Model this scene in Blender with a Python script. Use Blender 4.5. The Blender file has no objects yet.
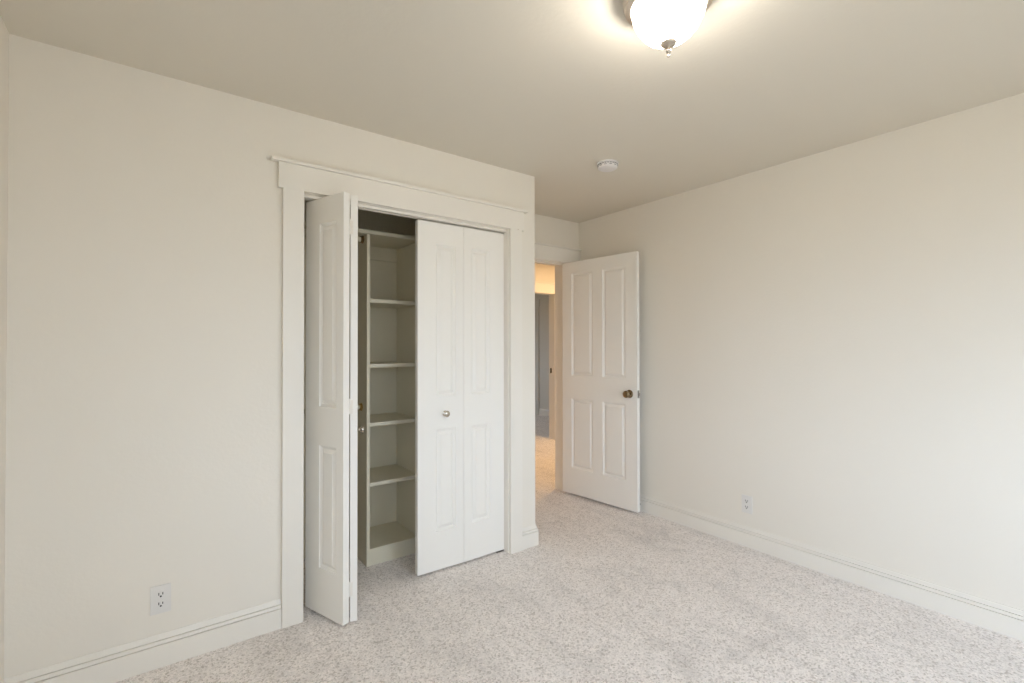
import bpy, bmesh, math
from mathutils import Vector, Matrix

S = bpy.context.scene
COL = S.collection

# ------------------------------------------------------------------ camera
cam_d = bpy.data.cameras.new('camera')
cam = bpy.data.objects.new('camera', cam_d)
COL.objects.link(cam)
YAW, PITCH, ROLL, CAM_H = 0.63916, 0.00924, -0.00143, 1.3134
F = Vector((math.sin(YAW) * math.cos(PITCH), math.cos(YAW) * math.cos(PITCH), math.sin(PITCH)))
R0 = Vector((math.cos(YAW), -math.sin(YAW), 0))
U0 = R0.cross(F)
R = math.cos(ROLL) * R0 + math.sin(ROLL) * U0
U = -math.sin(ROLL) * R0 + math.cos(ROLL) * U0
m = Matrix((R, U, -F)).transposed().to_4x4()
m.translation = (0, 0, CAM_H)
cam.matrix_world = m
cam_d.sensor_width = 36.0
cam_d.lens = 476.6 * 36.0 / 1024.0
cam_d.clip_start = 0.02
S.camera = cam

# ------------------------------------------------------------------ world and exposure
W = bpy.data.worlds.new('overcast_daylight')
S.world = W
W.use_nodes = True
bg = W.node_tree.nodes['Background']
SKY_ST = 9.0
_n, _l = W.node_tree.nodes, W.node_tree.links
_tc = _n.new('ShaderNodeTexCoord')
_sp = _n.new('ShaderNodeSeparateXYZ')
_l.new(_tc.outputs['Generated'], _sp.inputs[0])
_cr = _n.new('ShaderNodeValToRGB')            # dim ground below, bright overcast sky above
_cr.color_ramp.elements[0].position = 0.46
_cr.color_ramp.elements[0].color = (0.20, 0.20, 0.17, 1)
_cr.color_ramp.elements[1].position = 0.54
_cr.color_ramp.elements[1].color = (0.71, 0.885, 1.13, 1)
_mr = _n.new('ShaderNodeMapRange')
_mr.inputs[1].default_value = -1
_l.new(_sp.outputs[2], _mr.inputs[0])
_l.new(_mr.outputs[0], _cr.inputs[0])
_l.new(_cr.outputs[0], bg.inputs[0])
bg.inputs[1].default_value = SKY_ST
S.view_settings.view_transform = 'Standard'
S.view_settings.look = 'None'
S.view_settings.gamma = 1
S.view_settings.use_curve_mapping = False
S.view_settings.exposure = 0.0
S.cycles.max_bounces = 14
S.cycles.diffuse_bounces = 9
LAMP_W = 7.4        # each of the two bulbs in the ceiling light
LAMP_COL = (1.0, 0.955, 0.90)
HALL_W = 26.0


def portal(name, loc, rot, sx, sy):
    d = bpy.data.lights.new(name, 'AREA')
    d.shape = 'RECTANGLE'
    d.size = sx
    d.size_y = sy
    d.cycles.is_portal = True
    o = bpy.data.objects.new(name, d)
    COL.objects.link(o)
    o.location = loc
    o.rotation_euler = rot
    return o


# room dimensions (metres); the closet wall is y = YA, the right wall x = XR
H = 2.44
XL, XR = -0.434, 3.097
YA, YE, YB = 2.448, 3.138, -2.30
XC = 2.009                       # outer corner of the closet wall
YCB = 3.145                      # closet back
WX0, WX1, WZ0, WZ1 = 0.80, 2.35, 0.70, 2.08      # window behind the camera
portal('window_portal', ((WX0 + WX1) / 2, YB - 0.13, (WZ0 + WZ1) / 2), (math.radians(90), 0, 0), WX1 - WX0, WZ1 - WZ0)
LY0, LY1 = -2.10, -0.35                       # unseen window added in the left wall, sized to balance the daylight
portal('added_left_window_portal', (XL - 0.13, (LY0 + LY1) / 2, (WZ0 + WZ1) / 2), (math.radians(90), 0, math.radians(-90)), LY1 - LY0, WZ1 - WZ0)
portal('added_far_window_portal', (3.6, 8.62, 1.4), (math.radians(-90), 0, 0), 0.9, 1.2)  # unseen window opening added to give the far room cool daylight

# the hallway's own warm ceiling lamp, out of sight to the right of the doorway
for nm, kind, frac, dz in (('hall_lamp', 'AREA', 0.92, 0.03), ('hall_lamp_glow', 'POINT', 0.075, 0.16)):
    hl = bpy.data.lights.new(nm, kind)
    hl.energy = HALL_W * frac
    hl.color = (1.0, 0.70, 0.41)
    if kind == 'AREA':
        hl.shape = 'DISK'
        hl.size = 0.3
    else:
        hl.shadow_soft_size = 0.08
    hlo = bpy.data.objects.new(nm, hl)
    COL.objects.link(hlo)
    hlo.location = (4.45, 4.0, H - dz)


# ------------------------------------------------------------------ materials
def newmat(name):
    mt = bpy.data.materials.new(name)
    mt.use_nodes = True
    nt = mt.node_tree
    return mt, nt, nt.nodes['Principled BSDF']


def paint(name, col, rough=0.6, bump_scale=60, bump=0.05, var=0.02, dist=0.002, spec=0.4):
    mt, nt, b = newmat(name)
    N, L = nt.nodes, nt.links
    tc = N.new('ShaderNodeTexCoord')
    nz = N.new('ShaderNodeTexNoise')
    nz.inputs['Scale'].default_value = bump_scale
    nz.inputs['Detail'].default_value = 3
    L.new(tc.outputs['Object'], nz.inputs['Vector'])
    bp = N.new('ShaderNodeBump')
    bp.inputs['Strength'].default_value = bump
    bp.inputs['Distance'].default_value = dist
    L.new(nz.outputs['Fac'], bp.inputs['Height'])
    L.new(bp.outputs['Normal'], b.inputs['Normal'])
    n2 = N.new('ShaderNodeTexNoise')
    n2.inputs['Scale'].default_value = 1.7
    n2.inputs['Detail'].default_value = 4
    L.new(tc.outputs['Object'], n2.inputs['Vector'])
    mx = N.new('ShaderNodeMix')
    mx.data_type = 'RGBA'
    mx.inputs[6].default_value = tuple(c * (1 - var) for c in col) + (1,)
    mx.inputs[7].default_value = tuple(min(1, c * (1 + var)) for c in col) + (1,)
    L.new(n2.outputs['Fac'], mx.inputs[0])
    L.new(mx.outputs[2], b.inputs['Base Color'])
    b.inputs['Roughness'].default_value = rough
    b.inputs['Specular IOR Level'].default_value = spec
    return mt


def metal(name, col, rough=0.25):
    mt, nt, b = newmat(name)
    N, L = nt.nodes, nt.links
    b.inputs['Metallic'].default_value = 1
    b.inputs['Base Color'].default_value = (*col, 1)
    tc = N.new('ShaderNodeTexCoord')
    nz = N.new('ShaderNodeTexNoise')
    nz.inputs['Scale'].default_value = 90
    L.new(tc.outputs['Object'], nz.inputs['Vector'])
    mr = N.new('ShaderNodeMapRange')
    mr.inputs[3].default_value = rough * 0.8
    mr.inputs[4].default_value = rough * 1.3
    L.new(nz.outputs['Fac'], mr.inputs[0])
    L.new(mr.outputs[0], b.inputs['Roughness'])
    return mt


M_WALL = paint('wall_paint', (0.81, 0.765, 0.685), 0.6, 75, 0.30, 0.015)
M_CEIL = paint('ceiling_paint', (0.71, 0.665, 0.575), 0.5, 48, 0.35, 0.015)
M_TRIM = paint('trim_enamel', (0.825, 0.785, 0.715), 0.38, 25, 0.05, 0.01)
M_DOOR = paint('door_enamel', (0.87, 0.845, 0.795), 0.4, 160, 0.10, 0.01)
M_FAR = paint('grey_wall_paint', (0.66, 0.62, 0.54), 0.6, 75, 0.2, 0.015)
M_SHADED_CLOSET = paint('shaded_closet_enamel', (0.70, 0.645, 0.50), 0.45, 25, 0.05, 0.02)  # closet interior paint with its olive shade put into the colour
M_PLATE = paint('white_plastic', (0.76, 0.735, 0.70), 0.35, 200, 0.02, 0.005)
M_DARK = paint('dark_slot', (0.015, 0.013, 0.012), 0.6, 50, 0.02, 0.01)
M_SMOKE = paint('detector_plastic', (0.78, 0.75, 0.74), 0.45, 200, 0.02, 0.005)
M_NICKEL = metal('brushed_nickel', (0.62, 0.55, 0.47), 0.3)
M_BRONZE = metal('antique_brass', (0.26, 0.19, 0.11), 0.22)
M_SATIN = metal('satin_nickel', (0.50, 0.45, 0.38), 0.2)
M_BRASS = metal('brass', (0.70, 0.48, 0.20), 0.25)
M_STEEL = metal('steel', (0.35, 0.33, 0.30), 0.35)


def carpet_mat():
    mt, nt, b = newmat('carpet_pile')
    N, L = nt.nodes, nt.links
    tc = N.new('ShaderNodeTexCoord')

    def noise(scale, det=3, rough=0.6, vec=None, dist=0.0):
        n = N.new('ShaderNodeTexNoise')
        n.inputs['Scale'].default_value = scale
        n.inputs['Detail'].default_value = det
        n.inputs['Roughness'].default_value = rough
        n.inputs['Distortion'].default_value = dist
        L.new(vec or tc.outputs['Object'], n.inputs['Vector'])
        return n

    def cells(scale):
        v = N.new('ShaderNodeTexVoronoi')
        v.inputs['Scale'].default_value = scale
        L.new(tc.outputs['Object'], v.inputs['Vector'])
        g = N.new('ShaderNodeSeparateColor')
        L.new(v.outputs['Color'], g.inputs[0])
        return v, g.outputs[0]
    vor, tuft = cells(150)
    vor2, clump = cells(85)
    fine = noise(170, 3, 0.7)
    mid = noise(30, 3, 0.6)
    mp = N.new('ShaderNodeMapping')
    mp.inputs['Rotation'].default_value = (0, 0, math.radians(6))
    mp.inputs['Scale'].default_value = (4.5, 0.9, 1)
    L.new(tc.outputs['Object'], mp.inputs['Vector'])
    streak = noise(1.6, 4, 0.55, mp.outputs[0], 0.6)
    patch = noise(3.2, 4, 0.6, None, 0.8)

    def ramp(src, stops, tint=1.0):
        r = N.new('ShaderNodeValToRGB')
        e = r.color_ramp.elements
        e[0].position, e[0].color = stops[0][0], (stops[0][1], stops[0][1] * tint, stops[0][1] * tint * tint, 1)
        e[1].position, e[1].color = stops[-1][0], (*[stops[-1][1]] * 3, 1)
        for p_, c_ in stops[1:-1]:
            x = e.new(p_)
            x.color = (c_, c_, c_, 1)
        L.new(src, r.inputs[0])
        return r.outputs[0]

    def mul(a, c):
        mx = N.new('ShaderNodeMix')
        mx.data_type = 'RGBA'
        mx.blend_type = 'MULTIPLY'
        mx.inputs[0].default_value = 1
        L.new(a, mx.inputs[6])
        L.new(c, mx.inputs[7])
        return mx.outputs[2]

    base = N.new('ShaderNodeMix')
    base.data_type = 'RGBA'
    base.inputs[6].default_value = (0.84, 0.775, 0.735, 1)
    base.inputs[7].default_value = (0.93, 0.875, 0.84, 1)
    L.new(mid.outputs['Fac'], base.inputs[0])
    c = mul(base.outputs[2], ramp(tuft, [(0.0, 0.66), (0.32, 0.97), (1.0, 1.12)], 0.95))
    c = mul(c, ramp(clump, [(0.0, 0.92), (0.4, 1.0), (1.0, 1.03)]))
    c = mul(c, ramp(fine.outputs['Fac'], [(0.35, 0.84), (0.50, 1.0), (0.65, 1.06)]))
    c = mul(c, ramp(streak.outputs['Fac'], [(0.34, 0.93), (0.48, 1.0), (0.66, 1.03)]))
    c = mul(c, ramp(patch.outputs['Fac'], [(0.33, 0.88), (0.43, 1.0), (0.70, 1.02)]))
    L.new(c, b.inputs['Base Color'])
    b.inputs['Roughness'].default_value = 1.0
    b.inputs['Specular IOR Level'].default_value = 0.05
    b.inputs['Sheen Weight'].default_value = 0.25
    b.inputs['Sheen Roughness'].default_value = 0.6
    ad = N.new('ShaderNodeMath')
    ad.operation = 'SUBTRACT'
    L.new(fine.outputs['Fac'], ad.inputs[0])
    L.new(vor.outputs['Distance'], ad.inputs[1])
    bp = N.new('ShaderNodeBump')
    bp.inputs['Strength'].default_value = 0.55
    bp.inputs['Distance'].default_value = 0.005
    L.new(ad.outputs[0], bp.inputs['Height'])
    L.new(bp.outputs['Normal'], b.inputs['Normal'])
    return mt


M_CARPET = carpet_mat()


def glass_bowl_mat():
    """ribbed pressed glass that passes and scatters the bulbs' light"""
    mt = bpy.data.materials.new('ribbed_glass')
    mt.use_nodes = True
    nt = mt.node_tree
    N, L = nt.nodes, nt.links
    N.clear()
    out = N.new('ShaderNodeOutputMaterial')
    tr = N.new('ShaderNodeBsdfTransparent')
    tr.inputs[0].default_value = (0.96, 0.95, 0.93, 1)
    tl = N.new('ShaderNodeBsdfTranslucent')
    tl.inputs[0].default_value = (0.9, 0.88, 0.84, 1)
    gl = N.new('ShaderNodeBsdfGlossy')
    gl.inputs['Roughness'].default_value = 0.12
    fr = N.new('ShaderNodeFresnel')
    fr.inputs[0].default_value = 1.35
    tc = N.new('ShaderNodeTexCoord')
    sx = N.new('ShaderNodeSeparateXYZ')
    L.new(tc.outputs['Object'], sx.inputs[0])
    at = N.new('ShaderNodeMath')
    at.operation = 'ARCTAN2'
    L.new(sx.outputs[1], at.inputs[0])
    L.new(sx.outputs[0], at.inputs[1])
    ml = N.new('ShaderNodeMath')
    ml.operation = 'MULTIPLY'
    ml.inputs[1].default_value = 48
    L.new(at.outputs[0], ml.inputs[0])
    sn = N.new('ShaderNodeMath')
    sn.operation = 'SINE'
    L.new(ml.outputs[0], sn.inputs[0])
    mr = N.new('ShaderNodeMapRange')
    mr.inputs[1].default_value = -1
    mr.inputs[2].default_value = 1
    mr.inputs[3].default_value = 0.25
    mr.inputs[4].default_value = 0.75
    L.new(sn.outputs[0], mr.inputs[0])
    m1 = N.new('ShaderNodeMixShader')
    L.new(mr.outputs[0], m1.inputs[0])
    L.new(tr.outputs[0], m1.inputs[1])
    L.new(tl.outputs[0], m1.inputs[2])
    m2 = N.new('ShaderNodeMixShader')
    L.new(fr.outputs[0], m2.inputs[0])
    L.new(m1.outputs[0], m2.inputs[1])
    L.new(gl.outputs[0], m2.inputs[2])
    L.new(m2.outputs[0], out.inputs[0])
    return mt


M_GLASS = glass_bowl_mat()


def emit_mat(name, col, st):
    mt, nt, b = newmat(name)
    b.inputs['Emission Color'].default_value = (*col, 1)
    b.inputs['Emission Strength'].default_value = st
    return mt


M_BULB = emit_mat('lit_bulb', LAMP_COL, 10)


# ------------------------------------------------------------------ helpers
def box(bm, x0, y0, z0, x1, y1, z1, M=None):
    vs = [bm.verts.new(p) for p in ((x0, y0, z0), (x1, y0, z0), (x1, y1, z0), (x0, y1, z0),
                                    (x0, y0, z1), (x1, y0, z1), (x1, y1, z1), (x0, y1, z1))]
    for f in ((3, 2, 1, 0), (4, 5, 6, 7), (0, 1, 5, 4), (1, 2, 6, 5), (2, 3, 7, 6), (3, 0, 4, 7)):
        bm.faces.new([vs[i] for i in f])
    if M is not None:
        bmesh.ops.transform(bm, matrix=M, verts=vs)
    return vs


def lathe(bm, prof, seg=32, M=None, rib=0, rib_d=0.0):
    """prof: (radius, height) pairs turned about z"""
    rings = []
    vs = []
    for r, z in prof:
        if r < 1e-6:
            v = bm.verts.new((0, 0, z))
            rings.append([v])
            vs.append(v)
        else:
            ring = []
            for i in range(seg):
                a = 2 * math.pi * i / seg
                rr = r + (rib_d * math.cos(rib * a) if rib else 0)
                v = bm.verts.new((rr * math.cos(a), rr * math.sin(a), z))
                ring.append(v)
            rings.append(ring)
            vs += ring
    for a, b in zip(rings, rings[1:]):
        for i in range(seg):
            j = (i + 1) % seg
            if len(a) == 1 and len(b) == 1:
                continue
            if len(a) == 1:
                bm.faces.new((a[0], b[i], b[j]))
            elif len(b) == 1:
                bm.faces.new((a[i], b[0], a[j]))
            else:
                bm.faces.new((a[i], b[i], b[j], a[j]))
    if M is not None:
        bmesh.ops.transform(bm, matrix=M, verts=vs)
    return vs


def sweep(bm, prof, path, closed_ends=True):
    """prof: (out, z) pairs; path: list of ((x, y), (outward dx, dy)) mitre stations"""
    st = []
    for (x, y), (dx, dy) in path:
        st.append([bm.verts.new((x + dx * o, y + dy * o, z)) for o, z in prof])
    n = len(prof)
    for a, b in zip(st, st[1:]):
        for i in range(n):
            j = (i + 1) % n
            bm.faces.new((a[i], a[j], b[j], b[i]))
    if closed_ends:
        bm.faces.new(st[0])
        bm.faces.new(list(reversed(st[-1])))


def build(name, bm, mat, parent=None, smooth=False, bevel=0.0, loc=None, seg=2):
    bmesh.ops.recalc_face_normals(bm, faces=bm.faces)
    me = bpy.data.meshes.new(name)
    bm.to_mesh(me)
    bm.free()
    me.materials.append(mat)
    o = bpy.data.objects.new(name, me)
    COL.objects.link(o)
    if parent is not None:
        o.parent = parent
    if loc is not None:
        o.location = loc
    if smooth:
        for p in me.polygons:
            p.use_smooth = True
        try:
            me.set_sharp_from_angle(angle=math.radians(35))
        except Exception:
            pass
    if bevel:
        md = o.modifiers.new('bevel', 'BEVEL')
        md.width = bevel
        md.segments = seg
        md.limit_method = 'ANGLE'
        md.angle_limit = math.radians(50)
    return o


def tag(o, label, cat, group=None, kind=None):
    o['label'] = label
    o['category'] = cat
    if group:
        o['group'] = group
    if kind:
        o['kind'] = kind
    return o


def empty(name, loc, rz=0.0):
    o = bpy.data.objects.new(name, None)
    o.empty_display_size = 0.1
    COL.objects.link(o)
    o.location = loc
    o.rotation_euler = (0, 0, rz)
    return o


def struct(name, bm, mat, label, cat, **kw):
    return tag(build(name, bm, mat, **kw), label, cat, kind='structure')


NB = bmesh.new

# ------------------------------------------------------------------ the shell
T = 0.12
bm = NB()
box(bm, XL - T, YB - T, -0.08, 6.0, 8.7, 0)
struct('floor', bm, M_CARPET, 'light grey beige cut pile carpet covering the bedroom and hallway floor', 'carpet')
bm = NB()
box(bm, XL - T, YB - T, H, 6.0, 8.7, H + 0.1)
struct('ceiling', bm, M_CEIL, 'plain beige painted ceiling above the whole room', 'ceiling')
bm = NB()
box(bm, XL - T, YB, 0, XL, LY0, H)
box(bm, XL - T, LY1, 0, XL, YCB + T, H)
box(bm, XL - T, LY0, 0, XL, LY1, WZ0)
box(bm, XL - T, LY0, WZ1, XL, LY1, H)
struct('wall_left', bm, M_WALL, 'sliver of cream wall at the far left edge', 'wall')

OX0, OX1, OZ = 0.561, 1.792, 2.060          # opening between the closet casings
JX0, JX1, JZ = 0.567, 1.786, 2.055          # faces of the closet jamb
bm = NB()
box(bm, XL, YA, 0, OX0 - 0.012, YA + 0.11, H)
box(bm, OX1 + 0.010, YA, 0, XC, YA + 0.11, H)
box(bm, OX0 - 0.012, YA, OZ + 0.012, OX1 + 0.010, YA + 0.11, H)
struct('wall_closet', bm, M_WALL, 'cream painted wall that holds the closet opening', 'wall')
bm = NB()
box(bm, XC - 0.11, YA + 0.11, 0, XC, YE, H)
struct('wall_return', bm, M_WALL, 'cream end wall of the closet facing the entry door', 'wall')
bm = NB()
box(bm, 0.33, YA + 0.11, 0, 0.45, YCB, H)
struct('wall_closet_left', bm, M_WALL, 'cream left side wall inside the closet', 'wall')
bm = NB()
box(bm, XL, YCB, 0, XC - 0.11, YCB + 0.12, H)
struct('wall_closet_back', bm, M_SHADED_CLOSET, 'cream wall at the back of the closet', 'wall')  # same paint as the room walls, closet shade put into the colour

DX0, DX1, DZ = 2.165, 2.940, 2.052          # entry door opening
YW = 3.291
bm = NB()
box(bm, XC - 0.11, YE, 0, DX0 - 0.015, YW, H)
box(bm, DX1 + 0.015, YE, 0, XR, YW, H)
box(bm, DX0 - 0.015, YE, DZ + 0.015, DX1 + 0.015, YW, H)
struct('wall_entry', bm, M_WALL, 'short cream wall above and around the entry doorway', 'wall')
bm = NB()
box(bm, XR, YB, 0, XR + T, YW, H)
struct('wall_right', bm, M_WALL, 'long bare off-white wall on the right with an outlet', 'wall')
bm = NB()
box(bm, XL - T, YB - T, 0, WX0, YB, H)
box(bm, WX1, YB - T, 0, XR + T, YB, H)
box(bm, WX0, YB - T, 0, WX1, YB, WZ0)
box(bm, WX0, YB - T, WZ1, WX1, YB, H)
struct('wall_back', bm, M_WALL, 'cream wall with a window, behind the photographer', 'wall')

# window behind the photographer
root = empty('window_1', (0, 0, 0))
tag(root, 'white framed window behind the photographer', 'window', kind='structure')
bm = NB()
fx = 0.045
for a in ((WX0, WX0 + fx), (WX1 - fx, WX1), ((WX0 + WX1) / 2 - 0.02, (WX0 + WX1) / 2 + 0.02)):
    box(bm, a[0], YB - 0.09, WZ0, a[1], YB - 0.05, WZ1)
for a in ((WZ0, WZ0 + fx), (WZ1 - fx, WZ1)):
    box(bm, WX0, YB - 0.088, a[0], WX1, YB - 0.052, a[1])
build('window_frame', bm, M_TRIM, root)
bm = NB()
box(bm, WX0 - 0.05, YB - 0.05, WZ0 - 0.02, WX1 + 0.05, YB + 0.04, WZ0)
build('window_sill', bm, M_TRIM, root)

# hallway and the room across it
YH, YH2 = 5.02, 5.12
HX0, HX1 = 3.62, 4.475                       # doorway across the hall
bm = NB()
box(bm, 1.0, YH, 0, HX0, YH2, H)
box(bm, HX1, YH, 0, 5.9, YH2, H)
box(bm, HX0, YH, 2.05, HX1, YH2, H)
struct('wall_hall', bm, M_WALL, 'warmly lit hallway wall above the far doorway', 'wall')
bm = NB()
box(bm, 0.88, YW, 0, 1.0, YH2, H)
box(bm, 1.0, YW, 0, XC - 0.11, YW + 0.02, H)
struct('wall_hall_left', bm, M_WALL, 'hallway end wall hidden behind the closet', 'wall')
bm = NB()
box(bm, 5.0, YW, 0, 5.12, YH, H)
box(bm, XR + T, YW - 0.1, 0, 5.12, YW, H)
struct('wall_hall_right', bm, M_WALL, 'hallway wall beyond the open entry door', 'wall')
XF = 5.80
bm = NB()
box(bm, XF, YH2, 0, XF + 0.12, 8.6, H)
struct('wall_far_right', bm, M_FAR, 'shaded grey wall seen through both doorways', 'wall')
bm = NB()
box(bm, 2.6, YH2, 0, 2.72, 8.6, H)
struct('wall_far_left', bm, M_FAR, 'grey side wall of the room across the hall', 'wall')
bm = NB()
box(bm, 2.6, 8.6, 0, 3.15, 8.72, H)
box(bm, 4.05, 8.6, 0, XF + 0.12, 8.72, H)
box(bm, 3.15, 8.6, 0, 4.05, 8.72, 0.8)
box(bm, 3.15, 8.6, 2.0, 4.05, 8.72, H)
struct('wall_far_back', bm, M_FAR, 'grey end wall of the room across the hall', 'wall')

# ------------------------------------------------------------------ baseboards
BP = [(0, 0), (0.016, 0), (0.016, 0.0900), (0.0080, 0.0910), (0.0080, 0.0945), (0.0145, 0.0955), (0.0135, 0.1080), (0.0060, 0.1088),
      (0.0060, 0.1115), (0.0105, 0.1125),
      (0.0075, 0.1195), (0.004, 0.1275), (0.003, 0.132), (0, 0.132)]


def baseboard(name, path, label, mat=M_TRIM):
    bm = NB()
    sweep(bm, BP, path)
    return struct(name, bm, mat, label, 'baseboard')


baseboard('baseboard_closet', [((XL, YA), (0, -1)), ((0.468, YA), (0, -1))],
          'white moulded baseboard left of the closet, under the left outlet')
baseboard('baseboard_corner', [((1.885, YA), (0, -1)), ((XC, YA), (1, -1)), ((XC, YE - 0.02), (1, 0))],
          'short white baseboard wrapping the outer wall corner right of the closet')
baseboard('baseboard_right', [((XR, YB), (-1, 0)), ((XR, YE), (-1, 0))],
          'long white moulded baseboard along the right wall')
baseboard('baseboard_left', [((XL, YB), (1, 0)), ((XL, YA - 0.016), (1, 0))],
          'white baseboard at the foot of the left edge wall')
baseboard('baseboard_far', [((XF, 6.93), (-1, 0)), ((XF, 5.2), (-1, 0))],
          'white baseboard on the grey wall beyond the far doorway')


# ------------------------------------------------------------------ closet casing, jamb, track
def casing(name, x0, x1, z, y, label, head_x0, head_x1, cap_l=0.035, cap_r=0.03, w=0.092, zt=2.177, left=True, right=True,
           mat=M_TRIM):
    """flat side boards x0-w..x0 and x1..x1+w, a head board with a thin projecting cap"""
    root = empty(name, ((x0 + x1) / 2, y, 0))
    tag(root, label, 'door casing', kind='structure')
    ox = (x0 + x1) / 2

    def put(nm, a, bvl=0.0006):
        bm = NB()
        box(bm, a[0] - ox, a[1] - y, a[2], a[3] - ox, a[4] - y, a[5])
        return build(nm, bm, mat, root, bevel=bvl)
    if left:
        put('side_casing', (x0 - w, y - 0.023, 0, x0, y, z - 0.002))
    if right:
        put('side_casing', (x1, y - 0.023, 0, x1 + w, y, z - 0.002))
    put('head_casing', (head_x0, y - 0.023, z - 0.002, head_x1, y, zt))
    put('head_cap', (head_x0 - cap_l, y - 0.037, zt, head_x1 + cap_r, y, zt + 0.017), 0.003)
    return root


casing('trim_1', OX0, OX1, OZ, YA, 'flat white casing around the closet opening with an overhanging thin cap', 0.449, 1.902,
       cap_l=0.032, cap_r=0.026)
bm = NB()
box(bm, JX0 - 0.018, YA - 0.001, 0, JX0, YA + 0.11, JZ)
box(bm, JX1, YA - 0.001, 0, JX1 + 0.016, YA + 0.11, JZ)
box(bm, JX0 - 0.018, YA - 0.001, JZ, JX1 + 0.016, YA + 0.11, JZ + 0.017)
box(bm, JX0, YA + 0.012, 2.041, JX1, YA + 0.034, JZ)
struct('trim_2', bm, M_TRIM, 'white painted jamb lining the inside of the closet opening', 'door jamb')

bm = NB()
box(bm, JX0 + 0.002, YA + 0.036, 2.044, JX1 - 0.002, YA + 0.040, JZ)
box(bm, JX0 + 0.002, YA + 0.070, 2.044, JX1 - 0.002, YA + 0.074, JZ)
box(bm, JX0 + 0.002, YA + 0.036, JZ - 0.003, JX1 - 0.002, YA + 0.074, JZ)
tag(build('bifold_track', bm, M_TRIM), 'thin white metal track under the top of the closet opening', 'door track')

bm = NB()
box(bm, JX1 - 0.055, YA + 0.045, 0.001, JX1 - 0.001, YA + 0.070, 0.004)
box(bm, JX1 - 0.004, YA + 0.045, 0.001, JX1 - 0.001, YA + 0.070, 0.035)
lathe(bm, [(0.0, 0.004), (0.006, 0.004), (0.006, 0.011), (0, 0.011)], 12, Matrix.Translation((JX1 - 0.03, YA + 0.057, 0)))
tag(build('pivot_bracket', bm, M_STEEL), 'small dark pivot bracket on the carpet under the right closet door', 'bracket')


# ------------------------------------------------------------------ panelled doors
def panel_door(bm, Wd, Td, z0, z1, panels):
    """slab x 0..Wd, y 0..Td, with moulded panels (x0, z0, x1, z1) on both faces"""
    xs = sorted({0, Wd, *[p[0] for p in panels], *[p[2] for p in panels]})
    zs = sorted({z0, z1, *[p[1] for p in panels], *[p[3] for p in panels]})
    rings = [(0.0, 0.0), (0.0025, 0.0050), (0.008, 0.0075), (0.013, 0.0115), (0.0165, 0.0115), (0.031, 0.0040), (0.033, 0.0020)]
    for side in (0, 1):
        def P(x, z, d):
            return bm.verts.new((x, d if side == 0 else Td - d, z))
        for i in range(len(xs) - 1):
            for j in range(len(zs) - 1):
                cx, cz = (xs[i] + xs[i + 1]) / 2, (zs[j] + zs[j + 1]) / 2
                if any(p[0] < cx < p[2] and p[1] < cz < p[3] for p in panels):
                    continue
                bm.faces.new([P(xs[i], zs[j], 0), P(xs[i + 1], zs[j], 0), P(xs[i + 1], zs[j + 1], 0), P(xs[i], zs[j + 1], 0)])
        for (a, b, c, d_) in panels:
            prev = None
            for ins, dep in rings:
                r = [P(a + ins, b + ins, dep), P(c - ins, b + ins, dep), P(c - ins, d_ - ins, dep), P(a + ins, d_ - ins, dep)]
                if prev:
                    for k in range(4):
                        bm.faces.new([prev[k], prev[(k + 1) % 4], r[(k + 1) % 4], r[k]])
                prev = r
            bm.faces.new(prev)
    for (xa, za, xb, zb) in ((0, z0, Wd, z0), (0, z1, Wd, z1), (0, z0, 0, z1), (Wd, z0, Wd, z1)):
        bm.faces.new([bm.verts.new(q) for q in ((xa, 0, za), (xb, 0, zb), (xb, Td, zb), (xa, Td, za))])
    bmesh.ops.remove_doubles(bm, verts=bm.verts, dist=0.0002)


def knob_bm(r=0.016, L=0.034, plate=0.013):
    bm = NB()
    lathe(bm, [(0, 0), (plate, 0), (plate, 0.002), (plate * 0.75, 0.004), (r * 0.42, 0.006), (r * 0.38, L * 0.45),
               (r * 0.62, L * 0.52), (r * 0.95, L * 0.64), (r, L * 0.76), (r * 0.93, L * 0.88), (r * 0.6, L * 0.97), (0, L)], 28)
    return bm


RX90 = math.radians(90)
LW, LT = 0.2985, 0.0330                       # bifold leaf width and thickness
ZB0, ZB1 = 0.012, 2.034
LEAF_P_WIDE = [(0.112, 0.234, 0.245, 0.828), (0.112, 1.018, 0.245, 1.908)]          # wide stile at x = 0
LEAF_P_NARROW = [(LW - p[2], p[1], LW - p[0], p[3]) for p in LEAF_P_WIDE]


def leaf(parent, panels, origin, d):
    """origin: front-left bottom corner of the moulded front face; d: direction of the width"""
    bm = NB()
    panel_door(bm, LW, LT, ZB0, ZB1, panels)
    o = build('door_leaf', bm, M_DOOR, parent, bevel=0.001)
    ang = math.atan2(d[1], d[0])
    o.location = (origin[0] - parent.location[0], origin[1] - parent.location[1], 0)
    o.rotation_euler = (0, 0, ang)
    return o


# right pair, almost closed: moulded faces towards the room (local -y of a leaf)
root = empty('door_3', (1.785, YA + 0.045, 0))
tag(root, 'nearly closed right pair of white panelled bifold closet doors with one knob', 'closet door', kind='structure')
C0 = (1.186, 2.494)
C1 = (1.4842, 2.487)
d = Vector((C1[0] - C0[0], C1[1] - C0[1])).normalized()
lc = leaf(root, LEAF_P_WIDE, C0, d)
D0 = (1.4868, 2.4868)
D1 = (1.785, 2.490)
d = Vector((D1[0] - D0[0], D1[1] - D0[1])).normalized()
ld = leaf(root, LEAF_P_NARROW, D0, d)
kn = build('knob', knob_bm(0.0185, 0.036, 0.016), M_SATIN, lc, smooth=True)
kn.location = (0.172, 0, 0.917)
kn.rotation_euler = (RX90, 0, 0)


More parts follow.
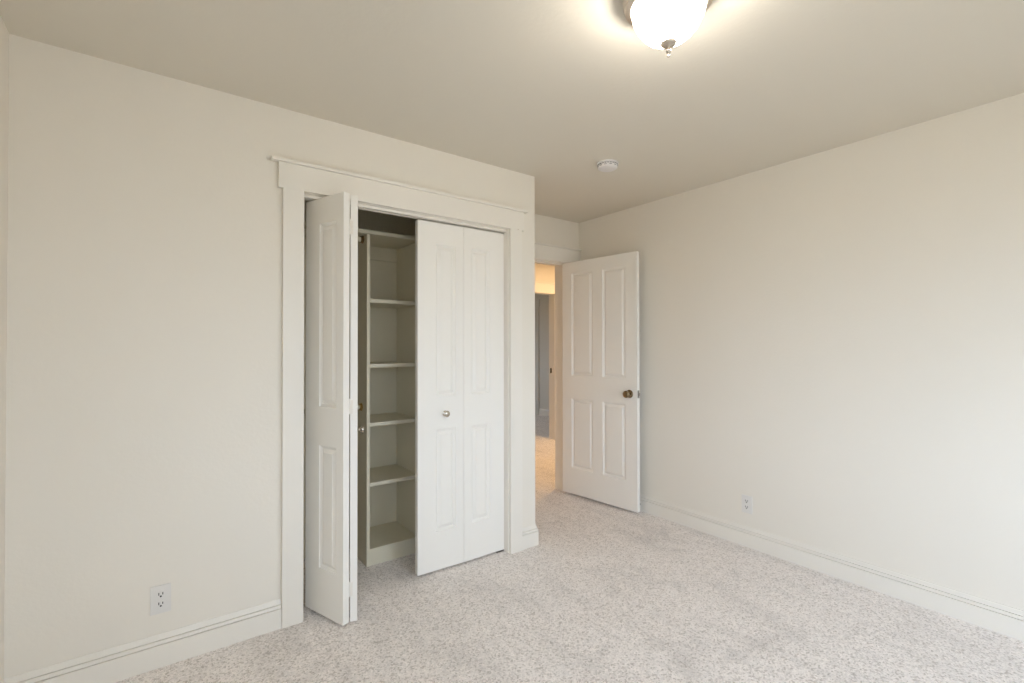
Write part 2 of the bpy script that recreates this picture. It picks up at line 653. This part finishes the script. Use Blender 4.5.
def bifold_hinge(parent, z, x, y_back):
    """white hinge joining two leaves: knuckle and one plate, in the leaf's coordinates"""
    bm = NB()
    lathe(bm, [(0, z - 0.034), (0.0035, z - 0.034), (0.0035, z + 0.034), (0, z + 0.034)], 12, Matrix.Translation((x, y_back, 0)))
    box(bm, x - 0.022 if x > 0.1 else x, y_back - 0.001, z - 0.032, x if x > 0.1 else x + 0.022, y_back + 0.0012, z + 0.032)
    return build('hinge', bm, M_TRIM, parent)


for z in (1.878, 1.025, 0.165):
    bifold_hinge(lc, z, LW + 0.001, LT + 0.003)

# left pair, folded open and standing out of the closet
root = empty('door_2', (0.585, YA + 0.055, 0))
tag(root, 'folded open left pair of white panelled bifold closet doors', 'closet door', kind='structure')
# leaf A: moulded face looks to the left; near outer corner An
An = Vector((0.6955, 2.2545))
dirA = Vector((0.0987, -0.2817)).normalized()          # from the pivot towards the room
oA = An - dirA * LW
# viewed from its moulded side (left), local x must run from pivot (back) to the room
la = leaf(root, LEAF_P_WIDE, oA, dirA)
# leaf B: moulded face looks to the right into the closet; front right corner Bn
Bn = Vector((0.7650, 2.2630))
dirB = Vector((0.300, 0.954)).normalized()           # away from the room
la.location.z = 0.003
lb = leaf(root, LEAF_P_NARROW, Bn, dirB)
kn = build('knob', knob_bm(0.0185, 0.036, 0.016), M_SATIN, lb, smooth=True)
kn.location = (0.142, 0, 0.893)
kn.rotation_euler = (RX90, 0, 0)
for z in (1.878, 1.025, 0.165):
    # plates wrap on to the two near ends, knuckle sits in the gap
    bm = NB()
    lathe(bm, [(0, z - 0.036), (0.0036, z - 0.036), (0.0036, z - 0.013), (0.0028, z - 0.012), (0.0028, z + 0.012),
               (0.0036, z + 0.013), (0.0036, z + 0.036), (0, z + 0.036)], 14, Matrix.Translation((LW - 0.003, LT + 0.0042, 0)))
    box(bm, LW - 0.030, LT, z - 0.034, LW - 0.003, LT + 0.0016, z + 0.034)
    build('hinge', bm, M_TRIM, la)
    bm = NB()
    box(bm, -0.0012, LT - 0.012, z - 0.032, 0.0, LT + 0.001, z + 0.032)
    box(bm, -0.0012, LT, z - 0.034, 0.027, LT + 0.0016, z + 0.034)
    build('hinge_plate', bm, M_TRIM, lb)
# top guide pins
for lf, x in ((la, 0.02), (lb, LW - 0.02)):
    bm = NB()
    lathe(bm, [(0, ZB1), (0.004, ZB1), (0.004, ZB1 + 0.014), (0, ZB1 + 0.014)], 12, Matrix.Translation((x, LT / 2, 0)))
    build('guide_pin', bm, M_STEEL, lf)

# ------------------------------------------------------------------ closet interior
YD = 2.797
SX0, SX1 = 1.020, 1.335                       # shelf bay between the two upright panels
root = empty('closet_shelving', ((SX0 + SX1) / 2, (YD + YCB) / 2, 0))
tag(root, 'narrow white built-in shelving tower of open shelves inside the closet', 'shelves')
ox, oy = root.location[0], root.location[1]


def cb(nm, a, mat=M_SHADED_CLOSET, bvl=0.0012):
    bm = NB()
    box(bm, a[0] - ox, a[1] - oy, a[2], a[3] - ox, a[4] - oy, a[5])
    return build(nm, bm, mat, root, bevel=bvl)


cb('side_panel', (SX0 - 0.019, YD, 0.0, SX0, YCB - 0.001, 1.984))
cb('side_panel', (SX1, YD, 0.0, SX1 + 0.022, YCB - 0.001, 1.984))
for zt, th in ((1.597, 0.022), (1.206, 0.022), (0.853, 0.022), (0.494, 0.022), (0.100, 0.020)):
    cb('shelf', (SX0 + 0.0002, YD + 0.002, zt - th, SX1 - 0.0002, YCB - 0.002, zt))
cb('toe_kick', (SX0 + 0.0002, YD + 0.006, 0.0, SX1 - 0.0002, YD + 0.022, 0.0795))
cb('shelf_cleat', (SX0 + 0.0002, YCB - 0.018, 1.895, SX1 - 0.0002, YCB - 0.002, 1.915))

bm = NB()
box(bm, 0.451, YD, 1.987, XC - 0.111, YCB - 0.001, 2.010)
tag(build('closet_shelf', bm, M_SHADED_CLOSET, bevel=0.0015), 'long white top shelf spanning the closet above the open shelving tower', 'shelf')

for z, mt, lab in ((1.962, M_BRONZE, 'upper closet rod, its brown socket on the upright panel just under the top shelf'),
                   (0.942, M_BRASS, 'lower closet rod, its brass socket on the upright panel above the silver knob')):
    root = empty('closet_rod', (SX0 - 0.019, 2.87 if z > 1.5 else 2.89, z))
    tag(root, lab, 'closet rod', 'closet rods left of the shelving tower')
    RY = Matrix.Rotation(math.radians(-90), 4, 'Y')
    bm = NB()
    lathe(bm, [(0, 0.0), (0.024, 0.0), (0.024, 0.003), (0.020, 0.005), (0.020, 0.016), (0.017, 0.016), (0, 0.016)], 28, RY)
    build('rod_socket', bm, mt, root, smooth=True)
    bm = NB()
    lathe(bm, [(0, 0.012), (0.0155, 0.012), (0.0155, SX0 - 0.019 - 0.452), (0, SX0 - 0.019 - 0.452)], 24, RY)
    build('rod', bm, M_SHADED_CLOSET, root, smooth=True)

# ------------------------------------------------------------------ entry doorway and door
casing('trim_3', DX0 - 0.006, DX1 + 0.006, 2.060, YE, 'flat white casing and thin cap over the entry doorway in the corner',
       DX0 - 0.11, XR - 0.001, cap_l=0.0, cap_r=0.0, left=True, right=True)
bm = NB()
box(bm, DX0 - 0.015, YE - 0.001, 0, DX0, YW + 0.001, DZ)
box(bm, DX1, YE - 0.001, 0, DX1 + 0.015, YW + 0.001, DZ)
box(bm, DX0 - 0.015, YE - 0.001, DZ, DX1 + 0.015, YW + 0.001, DZ + 0.015)
# stops
box(bm, DX0, YE + 0.040, 0, DX0 + 0.011, YE + 0.075, DZ)
box(bm, DX1 - 0.011, YE + 0.040, 0, DX1, YE + 0.075, DZ)
box(bm, DX0 + 0.011, YE + 0.040, DZ - 0.011, DX1 - 0.011, YE + 0.075, DZ)
struct('trim_4', bm, M_TRIM, 'cream jamb with stop strip lining the entry doorway, tinted by hallway light', 'door jamb')

P0 = Vector((2.9045, 3.150))
P1 = Vector((2.9850, 2.383))
dd = (P1 - P0).normalized()
DW, DT = 0.764, 0.035
root = empty('door_1', (P0[0], P0[1], 0), math.atan2(dd[1], dd[0]))
tag(root, 'open white four-panel entry door with a dark bronze knob', 'door', kind='structure')
bm = NB()
panel_door(bm, DW, DT, 0.022, 2.048, [(0.104, 0.250, 0.335, 0.852), (0.437, 0.250, 0.658, 0.852),
                                      (0.104, 1.054, 0.335, 1.946), (0.437, 1.054, 0.658, 1.946)])
# local +y must point to the right (away from the viewer); the visible face is local y = 0
slab = build('door_slab', bm, M_DOOR, root, bevel=0.0012)
for sy, rot in ((0.0, RX90), (DT, -RX90)):
    g = NB()
    lathe(g, [(0, 0), (0.032, 0), (0.032, 0.003), (0.027, 0.007), (0.014, 0.010), (0.011, 0.012), (0.011, 0.026),
              (0.017, 0.030), (0.026, 0.037), (0.0285, 0.046), (0.027, 0.055), (0.020, 0.061), (0.012, 0.063), (0, 0.0625)], 36)
    k = build('door_knob', g, M_BRONZE, root, smooth=True)
    k.location = (DW - 0.068, sy, 0.935)
    k.rotation_euler = (rot, 0, 0)
bm = NB()
box(bm, DW, 0.006, 0.905, DW + 0.0012, 0.030, 0.965)
box(bm, DW, 0.011, 0.925, DW + 0.010, 0.025, 0.945)
build('latch_plate', bm, M_STEEL, root)
for z in (1.85, 1.05, 0.22):
    bm = NB()
    lathe(bm, [(0, z - 0.045), (0.0055, z - 0.045), (0.0055, z + 0.045), (0, z + 0.045)], 14, Matrix.Translation((-0.004, DT + 0.003, 0)))
    box(bm, -0.0015, 0.006, z - 0.044, 0.0, DT + 0.002, z + 0.044)
    build('hinge', bm, M_SATIN, root)

# spring door stop on the right baseboard, behind the door's free edge
root = empty('door_stop', (XR - 0.016, 2.445, 0.055))
tag(root, 'small spring door stop on the right baseboard behind the open door', 'door stop')
RYm = Matrix.Rotation(math.radians(-90), 4, 'Y')
bm = NB()
prof = [(0, 0), (0.009, 0), (0.009, 0.002)]
zz = 0.002
while zz < 0.050:
    prof += [(0.0050, zz + 0.0005), (0.0062, zz + 0.0015), (0.0050, zz + 0.0025)]
    zz += 0.003
prof += [(0, zz)]
lathe(bm, prof, 16, RYm)
build('spring', bm, M_STEEL, root, smooth=False)
bm = NB()
lathe(bm, [(0, 0.049), (0.0075, 0.049), (0.0085, 0.053), (0.0085, 0.060), (0.006, 0.063), (0, 0.063)], 16, RYm)
build('rubber_tip', bm, M_DARK, root, smooth=True)

# ------------------------------------------------------------------ trim across the hall
casing('trim_5', HX0 + 0.015, HX1 - 0.015, 2.045, YH, 'flat casing around the doorway across the hall', HX0 - 0.10, HX1 + 0.10)
bm = NB()
box(bm, HX0, YH - 0.001, 0, HX0 + 0.015, YH2 + 0.001, 2.035)
box(bm, HX1 - 0.015, YH - 0.001, 0, HX1, YH2 + 0.001, 2.035)
box(bm, HX0, YH - 0.001, 2.035, HX1, YH2 + 0.001, 2.05)
struct('trim_6', bm, M_TRIM, 'cream jamb lining the doorway across the hall', 'door jamb')
bm = NB()
box(bm, HX1 - 0.017, YH + 0.045, 0.93, HX1 - 0.015, YH + 0.075, 1.00)
box(bm, HX1 - 0.020, YH + 0.050, 0.945, HX1 - 0.016, YH + 0.062, 0.985)
tag(build('strike_plate', bm, M_BRONZE), 'tiny dark strike plate on the jamb of the doorway across the hall', 'strike plate')
# door casing on the grey wall of the far room
bm = NB()
box(bm, XF - 0.020, 6.94, 0, XF, 7.04, 2.06)
box(bm, XF - 0.023, 6.92, 2.06, XF, 7.96, 2.20)
box(bm, XF - 0.020, 7.86, 0, XF, 7.96, 2.06)
box(bm, XF - 0.006, 7.04, 0, XF, 7.86, 2.06)
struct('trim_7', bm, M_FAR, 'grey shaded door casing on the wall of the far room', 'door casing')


# ------------------------------------------------------------------ outlets
def outlet(loc, rz, label):
    root = empty('electrical_outlet', loc, rz)
    tag(root, label, 'outlet')
    bm = NB()
    box(bm, -0.035, -0.005, -0.0575, 0.035, 0, 0.0575)
    build('cover_plate', bm, M_PLATE, root, bevel=0.002, seg=3)
    for cz in (0.0195, -0.0195):
        bm = NB()
        # face with rounded sides and flat top and bottom
        pts = []
        for i in range(40):
            a = 2 * math.pi * i / 40
            pts.append((0.0172 * math.cos(a), max(-0.0138, min(0.0138, 0.0172 * math.sin(a)))))
        a_ = [bm.verts.new((x, -0.0075, z + cz)) for x, z in pts]
        b_ = [bm.verts.new((x, -0.0045, z + cz)) for x, z in pts]
        bm.faces.new(a_)
        for i in range(40):
            j = (i + 1) % 40
            bm.faces.new((a_[i], a_[j], b_[j], b_[i]))
        rc = build('receptacle', bm, M_PLATE, root)
        bm = NB()
        box(bm, -0.0082, -0.0081, cz - 0.001, -0.0050, -0.0070, cz + 0.0095)
        box(bm, 0.0050, -0.0081, cz + 0.000, 0.0082, -0.0070, cz + 0.0090)
        lathe(bm, [(0, 0), (0.0036, 0), (0.0036, 0.0011), (0, 0.0011)], 14,
              Matrix.Translation((0, -0.0070, cz - 0.0062)) @ Matrix.Rotation(RX90, 4, 'X'))
        build('slots', bm, M_DARK, rc)
    bm = NB()
    lathe(bm, [(0, 0), (0.003, 0), (0.0024, 0.0012), (0, 0.0015)], 14, Matrix.Translation((0, -0.005, 0)) @ Matrix.Rotation(RX90, 4, 'X'))
    build('screw', bm, M_PLATE, root, smooth=True)
    return root


outlet((0.0145, YA, 0.2735), 0.0, 'white duplex outlet on the wall left of the closet')
outlet((XR, 1.5925, 0.277), math.radians(-90), 'white duplex outlet on the long right wall above the baseboard')

# ------------------------------------------------------------------ smoke detector
root = empty('smoke_detector', (2.226, 2.002, H))
tag(root, 'round white smoke detector on the ceiling near the entry door', 'smoke detector')
bm = NB()
lathe(bm, [(0, 0), (0.066, 0), (0.067, -0.004), (0.066, -0.010), (0.061, -0.011)], 56)
build('mounting_base', bm, M_SMOKE, root, smooth=True)
bm = NB()
lathe(bm, [(0.058, -0.009), (0.061, -0.013), (0.062, -0.018), (0.059, -0.030), (0.050, -0.036), (0.030, -0.038), (0, -0.0385)], 56)
build('housing', bm, M_SMOKE, root, smooth=True)
bm = NB()
for i in range(24):
    a = 2 * math.pi * i / 24
    Mx = Matrix.Rotation(a, 4, 'Z')
    box(bm, 0.0575, -0.0055, -0.0155, 0.0625, 0.0055, -0.0128, Mx)
    if i % 2 == 0:
        box(bm, 0.0585, -0.008, -0.0245, 0.0613, 0.008, -0.0225, Mx)
build('vent_slots', bm, M_DARK, root)
bm = NB()
lathe(bm, [(0.010, -0.0380), (0.010, -0.0395), (0.0085, -0.0402), (0, -0.0402)], 24)
build('test_button', bm, M_PLATE, root, smooth=True)

# ------------------------------------------------------------------ ceiling light
LC = (1.300, 0.912, H)
root = empty('ceiling_light', LC)
tag(root, 'lit flush ceiling light with ribbed glass bowl and nickel finial', 'ceiling light')
bm = NB()
lathe(bm, [(0.0, 0.0), (0.136, 0.0), (0.141, -0.004), (0.143, -0.014), (0.141, -0.022), (0.133, -0.027), (0.131, -0.034),
           (0.136, -0.039), (0.134, -0.044), (0.124, -0.047), (0.118, -0.050), (0.115, -0.049), (0.113, -0.030), (0.10, -0.012), (0, -0.012)], 72)
build('metal_pan', bm, M_NICKEL, root, smooth=True)
bm = NB()
gp = [(0.113, -0.036), (0.1135, -0.048), (0.1135, -0.060), (0.108, -0.084), (0.094, -0.112), (0.072, -0.137), (0.046, -0.154),
      (0.022, -0.162), (0.004, -0.164)]
lathe(bm, gp, 288, rib=48, rib_d=0.0010)
build('glass_bowl', bm, M_GLASS, root, smooth=True)
bm = NB()
lathe(bm, [(0, -0.161), (0.023, -0.161), (0.0245, -0.165), (0.022, -0.170), (0.012, -0.174), (0.006, -0.177), (0.004, -0.182),
           (0.0075, -0.186), (0.0085, -0.190), (0.006, -0.195), (0.0028, -0.198), (0.0025, -0.201), (0.0042, -0.204),
           (0.0042, -0.207), (0.002, -0.210), (0, -0.2105)], 36)
build('finial', bm, M_NICKEL, root, smooth=True)
bm = NB()
lathe(bm, [(0, -0.012), (0.003, -0.012), (0.003, -0.163), (0, -0.163)], 12)
build('centre_rod', bm, M_NICKEL, root, smooth=True)
for s, a in ((1, 0.5), (-1, 0.5)):
    dx, dy = s * math.cos(a - YAW), s * math.sin(a - YAW)
    bm = NB()
    Mb = Matrix.Translation((dx * 0.030, dy * 0.030, -0.060)) @ Matrix.Rotation(math.radians(90), 4, Vector((-dy, dx, 0)))
    lathe(bm, [(0, 0.0), (0.013, 0.0), (0.014, 0.012), (0.022, 0.028), (0.028, 0.044), (0.026, 0.058), (0.015, 0.067), (0, 0.070)], 24, Mb)
    build('bulb', bm, M_BULB, root, smooth=True)
    ld_ = bpy.data.lights.new('bulb_light', 'POINT')
    ld_.energy = LAMP_W
    ld_.color = LAMP_COL
    ld_.shadow_soft_size = 0.03
    lo = bpy.data.objects.new('bulb_light', ld_)
    COL.objects.link(lo)
    lo.location = (LC[0] + dx * 0.035, LC[1] + dy * 0.035, H - 0.135)

# small painted nail head beside the closet casing
bm = NB()
lathe(bm, [(0, 0), (0.0045, 0), (0.0045, 0.002), (0.003, 0.004), (0, 0.0045)], 16,
      Matrix.Translation((1.853, YA - 0.020, 2.060)) @ Matrix.Rotation(RX90, 4, 'X'))
tag(build('nail_head', bm, M_NICKEL, smooth=True), 'tiny nail head on the casing right of the closet top corner', 'nail')
